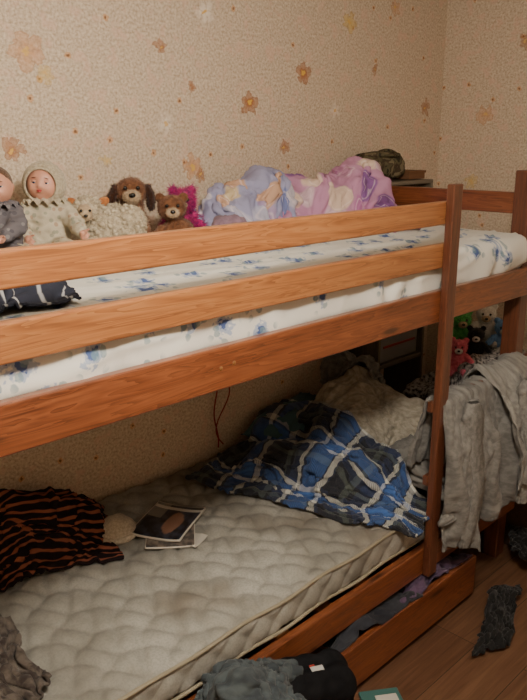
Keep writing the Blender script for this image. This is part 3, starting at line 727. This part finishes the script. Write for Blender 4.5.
# ------------------------------------------------------------------ small items on the lower bunk
def magmat(name,dark,blue):
    m,nt,b=newmat(name,.35,.5); s=SEP(nt,UV(nt)); u,v=s[0],s[1]
    n=NOISE(nt,UV(nt),5,3)
    bg=MIX(nt,SM(nt,n,.4,.6),dark,blue)
    fx=M(nt,'DIVIDE',M(nt,'SUBTRACT',u,.62),.16); fy=M(nt,'DIVIDE',M(nt,'SUBTRACT',M(nt,'ADD',v,M(nt,'MULTIPLY',n,.3)),.62),.3)
    f=SM(nt,M(nt,'ADD',M(nt,'MULTIPLY',fx,fx),M(nt,'MULTIPLY',fy,fy)),1.3,.8)
    col=MIX(nt,M(nt,'MULTIPLY',f,.8),bg,srgb(150,110,88))
    hair=M(nt,'MULTIPLY',M(nt,'GREATER_THAN',v,.55),M(nt,'LESS_THAN',u,.3)); col=MIX(nt,hair,col,srgb(120,118,112))
    col=MIX(nt,M(nt,'MULTIPLY',M(nt,'GREATER_THAN',v,.84),M(nt,'LESS_THAN',v,.92)),col,srgb(190,186,176))
    edge=M(nt,'GREATER_THAN',M(nt,'MAXIMUM',M(nt,'ABSOLUTE',M(nt,'SUBTRACT',u,.5)),M(nt,'ABSOLUTE',M(nt,'SUBTRACT',v,.5))),.485)
    nt.links.new(MIX(nt,edge,col,srgb(190,184,172)),b.inputs['Base Color']); return m
def sheet(name,c,w,l,rz,mat,th=.004,curl=.01,parent=None):
    n=16; bm=bmesh.new(); uvl=bm.loops.layers.uv.new('UVMap'); vv=[[None]*(n+1) for _ in range(n+1)]
    for i in range(n+1):
        for j in range(n+1):
            a,b_=i/n,j/n; vv[i][j]=bm.verts.new(((a-.5)*w,(b_-.5)*l,curl*(abs(a-.5)*2)**3+.002*math.sin(b_*5)))
    for i in range(n):
        for j in range(n):
            f=bm.faces.new((vv[i][j],vv[i+1][j],vv[i+1][j+1],vv[i][j+1]))
            for L,(a,b_) in zip(f.loops,((i,j),(i+1,j),(i+1,j+1),(i,j+1))): L[uvl].uv=(a/n,b_/n)
    me=bpy.data.meshes.new(name); bm.to_mesh(me); bm.free(); o=link(me,name,mat,parent)
    s=o.modifiers.new('s','SOLIDIFY'); s.thickness=th; s.offset=-1
    o.location=c; o.rotation_euler=(0,0,math.radians(rz)); return o
m_paper,_,_=newmat('paper',.7,.2,srgb(180,176,166))
sheet('magazine',(1.50,.60,.494),.19,.25,-62,magmat('magazine_cover',srgb(22,22,27),srgb(52,58,72)),.008,.008)
sheet('magazine',(1.47,.55,.485),.17,.22,-40,magmat('magazine_cover_b',srgb(70,66,64),srgb(120,110,100)),.006,.003)
sheet('paper_card',(1.49,.44,.483),.09,.05,20,m_paper,.001,.004)
m_cap=plush('beige_cap_knit',srgb(206,196,178),srgb(180,168,148),120)
g=group('knitted_cap',(1.33,.68,.482),20)
bm=bmesh.new(); bmesh.ops.create_uvsphere(bm,u_segments=56,v_segments=32,radius=.068)
for v in bm.verts:
    if v.co.z<0: v.co.z*=.2
    v.co.z*=.95; v.co.x*=1.1; v.co+=v.co.normalized()*.004*noise.noise(v.co*40)
me=bpy.data.meshes.new('crown'); bm.to_mesh(me); bm.free(); link(me,'crown',m_cap,g)
tube('brim',[(math.cos(a*.2094)*.072,math.sin(a*.2094)*.066,.006) for a in range(30)],.012,m_cap,g,True)
m_red,_,_=newmat('red_cord',.6,.3,srgb(140,40,34))
g=group('red_cord')
tube('strand_a',[(2.08+.012*math.sin(i*.5),.985,.86-i*.022) for i in range(18)],.0035,m_red,g)
tube('strand_b',[(2.10+.05*math.sin(i*.35),.98-.002*i,.84-i*.019) for i in range(18)],.003,m_red,g)
# ------------------------------------------------------------------ foreground: black bag, teal box
m_bag=objfabric('black_nylon',srgb(26,26,28),srgb(18,18,20),20)
g=group('black_bag',(1.465,-.125,0),-28,s=1.12)
blob('body',[('e',(x*.06,y*.03,z*.06+.1),(.055,.045,.07)) for x in(-1,0,1) for y in(-1,1) for z in(-.6,.6,1.9)],m_bag,g,.008,10,wrinkle(22,.006))
m_lab,_,_=newmat('bag_label',.5,.3,srgb(180,180,176)); m_lab2,_,_=newmat('bag_label_red',.5,.3,srgb(160,60,50))
box('label',(-.015,-.035,.278),(.02,-.017,.282),m_lab,g,.001); box('label_stripe',(-.015,-.015,.278),(.0,-.009,.282),m_lab2,g,.001)
m_tb,_,_=newmat('teal_card',.5,.4,srgb(58,96,92))
g=group('teal_storage_box',(1.66,-.25,0),-35)
box('tub',(-.06,-.045,.0),(.06,.045,.12),m_tb,g,.006); box('lid',(-.065,-.05,.12),(.065,.05,.135),m_tb,g,.005); box('label',(-.02,-.03,.135),(.05,.02,.137),m_paper,g,.0005)
# ------------------------------------------------------------------ corner: shelf, bag, toys
m_shelf=woodmat('grey_shelf_board',srgb(82,72,62),srgb(108,98,84),srgb(124,114,96),.5)
g=group('corner_shelf_unit')
SX0,SX1,SY0,SY1=2.97,3.38,.76,1.0
box('side_a',(SX0,SY0,0),(SX0+.018,SY1,1.61),m_shelf,g,.002,2); box('side_b',(SX1-.018,SY0,0),(SX1,SY1,1.61),m_shelf,g,.002,2)
for z in(.08,.42,.70,1.02,1.32,1.61): box('shelf',(SX0,SY0,z),(SX1,SY1,z+.018),m_shelf,g,.002)
def camomat():
    m,nt,b=newmat('camouflage_canvas',.85,.15); o=OBJ(nt); n=NOISE(nt,o,16,2,.5,.5)
    nt.links.new(RAMP(nt,n,[(.0,srgb(52,48,38)),(.42,srgb(92,86,64)),(.52,srgb(74,62,48)),(.6,srgb(118,108,84))],'CONSTANT'),b.inputs['Base Color']); return m
m_camo=camomat()
g=group('camouflage_bag',(3.06,.88,1.631),-8,s=.95)
blob('body',[('e',(x*.075,y*.03,z+.055),(.075,.06,.055)) for x in(-1,0,1) for y in(-1,1) for z in(0,.025)],m_camo,g,.008,8,wrinkle(20,.01))
blob('flap',[('e',(0,-.02,.125),(.13,.08,.018))],m_camo,g,.008,4,wrinkle(25,.006))
tube('strap',[(-.1+.2*i/14,-.06,.12+.03*math.sin(math.pi*i/14)) for i in range(15)],.008,m_camo,g)
m_card,_,_=newmat('cardboard',.8,.2,srgb(118,84,58))
g=group('cardboard_box'); box('carton',(3.22,.80,1.631),(3.36,.95,1.66),m_card,g,.002); box('lid',(3.215,.795,1.66),(3.365,.955,1.672),m_card,g,.002)
m_gb,_,_=newmat('grey_plastic',.5,.4,srgb(132,130,128)); m_rd,_,_=newmat('red_plastic',.4,.4,srgb(150,50,40))
g=group('grey_storage_box'); box('tub',(3.00,.775,.722),(3.34,.98,.86),m_gb,g,.01); box('rim',(2.992,.77,.86),(3.35,.985,.88),m_gb,g,.006); box('red_stripe',(3.03,.771,.80),(3.31,.775,.812),m_rd,g,.001)
m_chest=woodmat('dark_chest_board',srgb(50,36,28),srgb(72,52,40),srgb(88,64,48),.5)
g=group('toy_chest')
box('carcass',(3.02,-.12,.0),(3.72,.62,.62),m_chest,g,.006); box('front_panel_a',(3.05,-.13,.04),(3.36,-.121,.58),m_chest,g,.003); box('front_panel_b',(3.38,-.13,.04),(3.69,-.121,.58),m_chest,g,.003)
m_pat=fabric('black_white_print',srgb(40,38,42),srgb(180,176,170),60)
sim_cloth('patterned_cloth',34,34,quadf((3.04,-.10),(3.66,-.10),(3.66,.56),(3.04,.58),.90,None),[((3.02,-.12,.0),(3.72,.62,.625)),ell((3.25,.3,.62),(.18,.18,.20)),ell((3.5,.4,.62),(.14,.14,.20))],m_pat,18,-.35,.8,.8,.006,.4,.06,cr=.016)
mg=plush('green_plush',srgb(96,184,100),srgb(66,140,76)); mk=plush('black_plush',srgb(40,40,42),srgb(28,28,30)); mwt=plush('white_plush',srgb(222,220,214),srgb(196,192,186)); mbl=plush('blue_plush',srgb(120,164,214),srgb(90,130,180)); mpk=plush('pink_plush',srgb(226,120,140),srgb(200,90,110))
def bear(name,loc,rz,m1,m2,s=1):
    g=group(name,loc,rz,s=s)
    o=blob('body',[('e',(0,0,.07),(.06,.05,.07)),('e',(0,-.01,.17),(.055,.05,.05)),('e',(-.042,0,.215),(.02,.012,.02)),('e',(.042,0,.215),(.02,.012,.02)),('c',(-.05,-.01,.11),(-.085,-.05,.08),.02,.02),('c',(.05,-.01,.11),(.085,-.05,.08),.02,.02),('c',(-.035,-.03,.025),(-.05,-.1,.025),.025,.025),('c',(.035,-.03,.025),(.05,-.1,.025),.025,.025)],m1,g,.006,5)
    fuzz(o,2000,.009,m1,seed=int(s*10)); blob('muzzle',[('e',(0,-.055,.155),(.026,.02,.02))],m2,g,.004,3); toy_face(g,0,(.02,-.053,.18),.007,(0,-.077,.16),(.009,.006,.007))
bear('green_plush_frog',(3.30,.50,.80),-50,mg,mc,.9)
bear('pink_plush_pig',(3.12,.40,.74),-60,mpk,mwt,.75)
bear('black_plush_bear',(3.24,.38,.78),-60,mk,mwt,.75)
bear('white_plush_rabbit',(3.42,.43,.82),-60,mwt,mc,.9)
bear('blue_plush_bear',(3.40,.32,.79),-60,mbl,mwt,.8)
bear('brown_plush_bear',(3.30,.08,.76),-60,mb,mc,.9)
LOG.append('all %.0f'%(time.time()-T0))
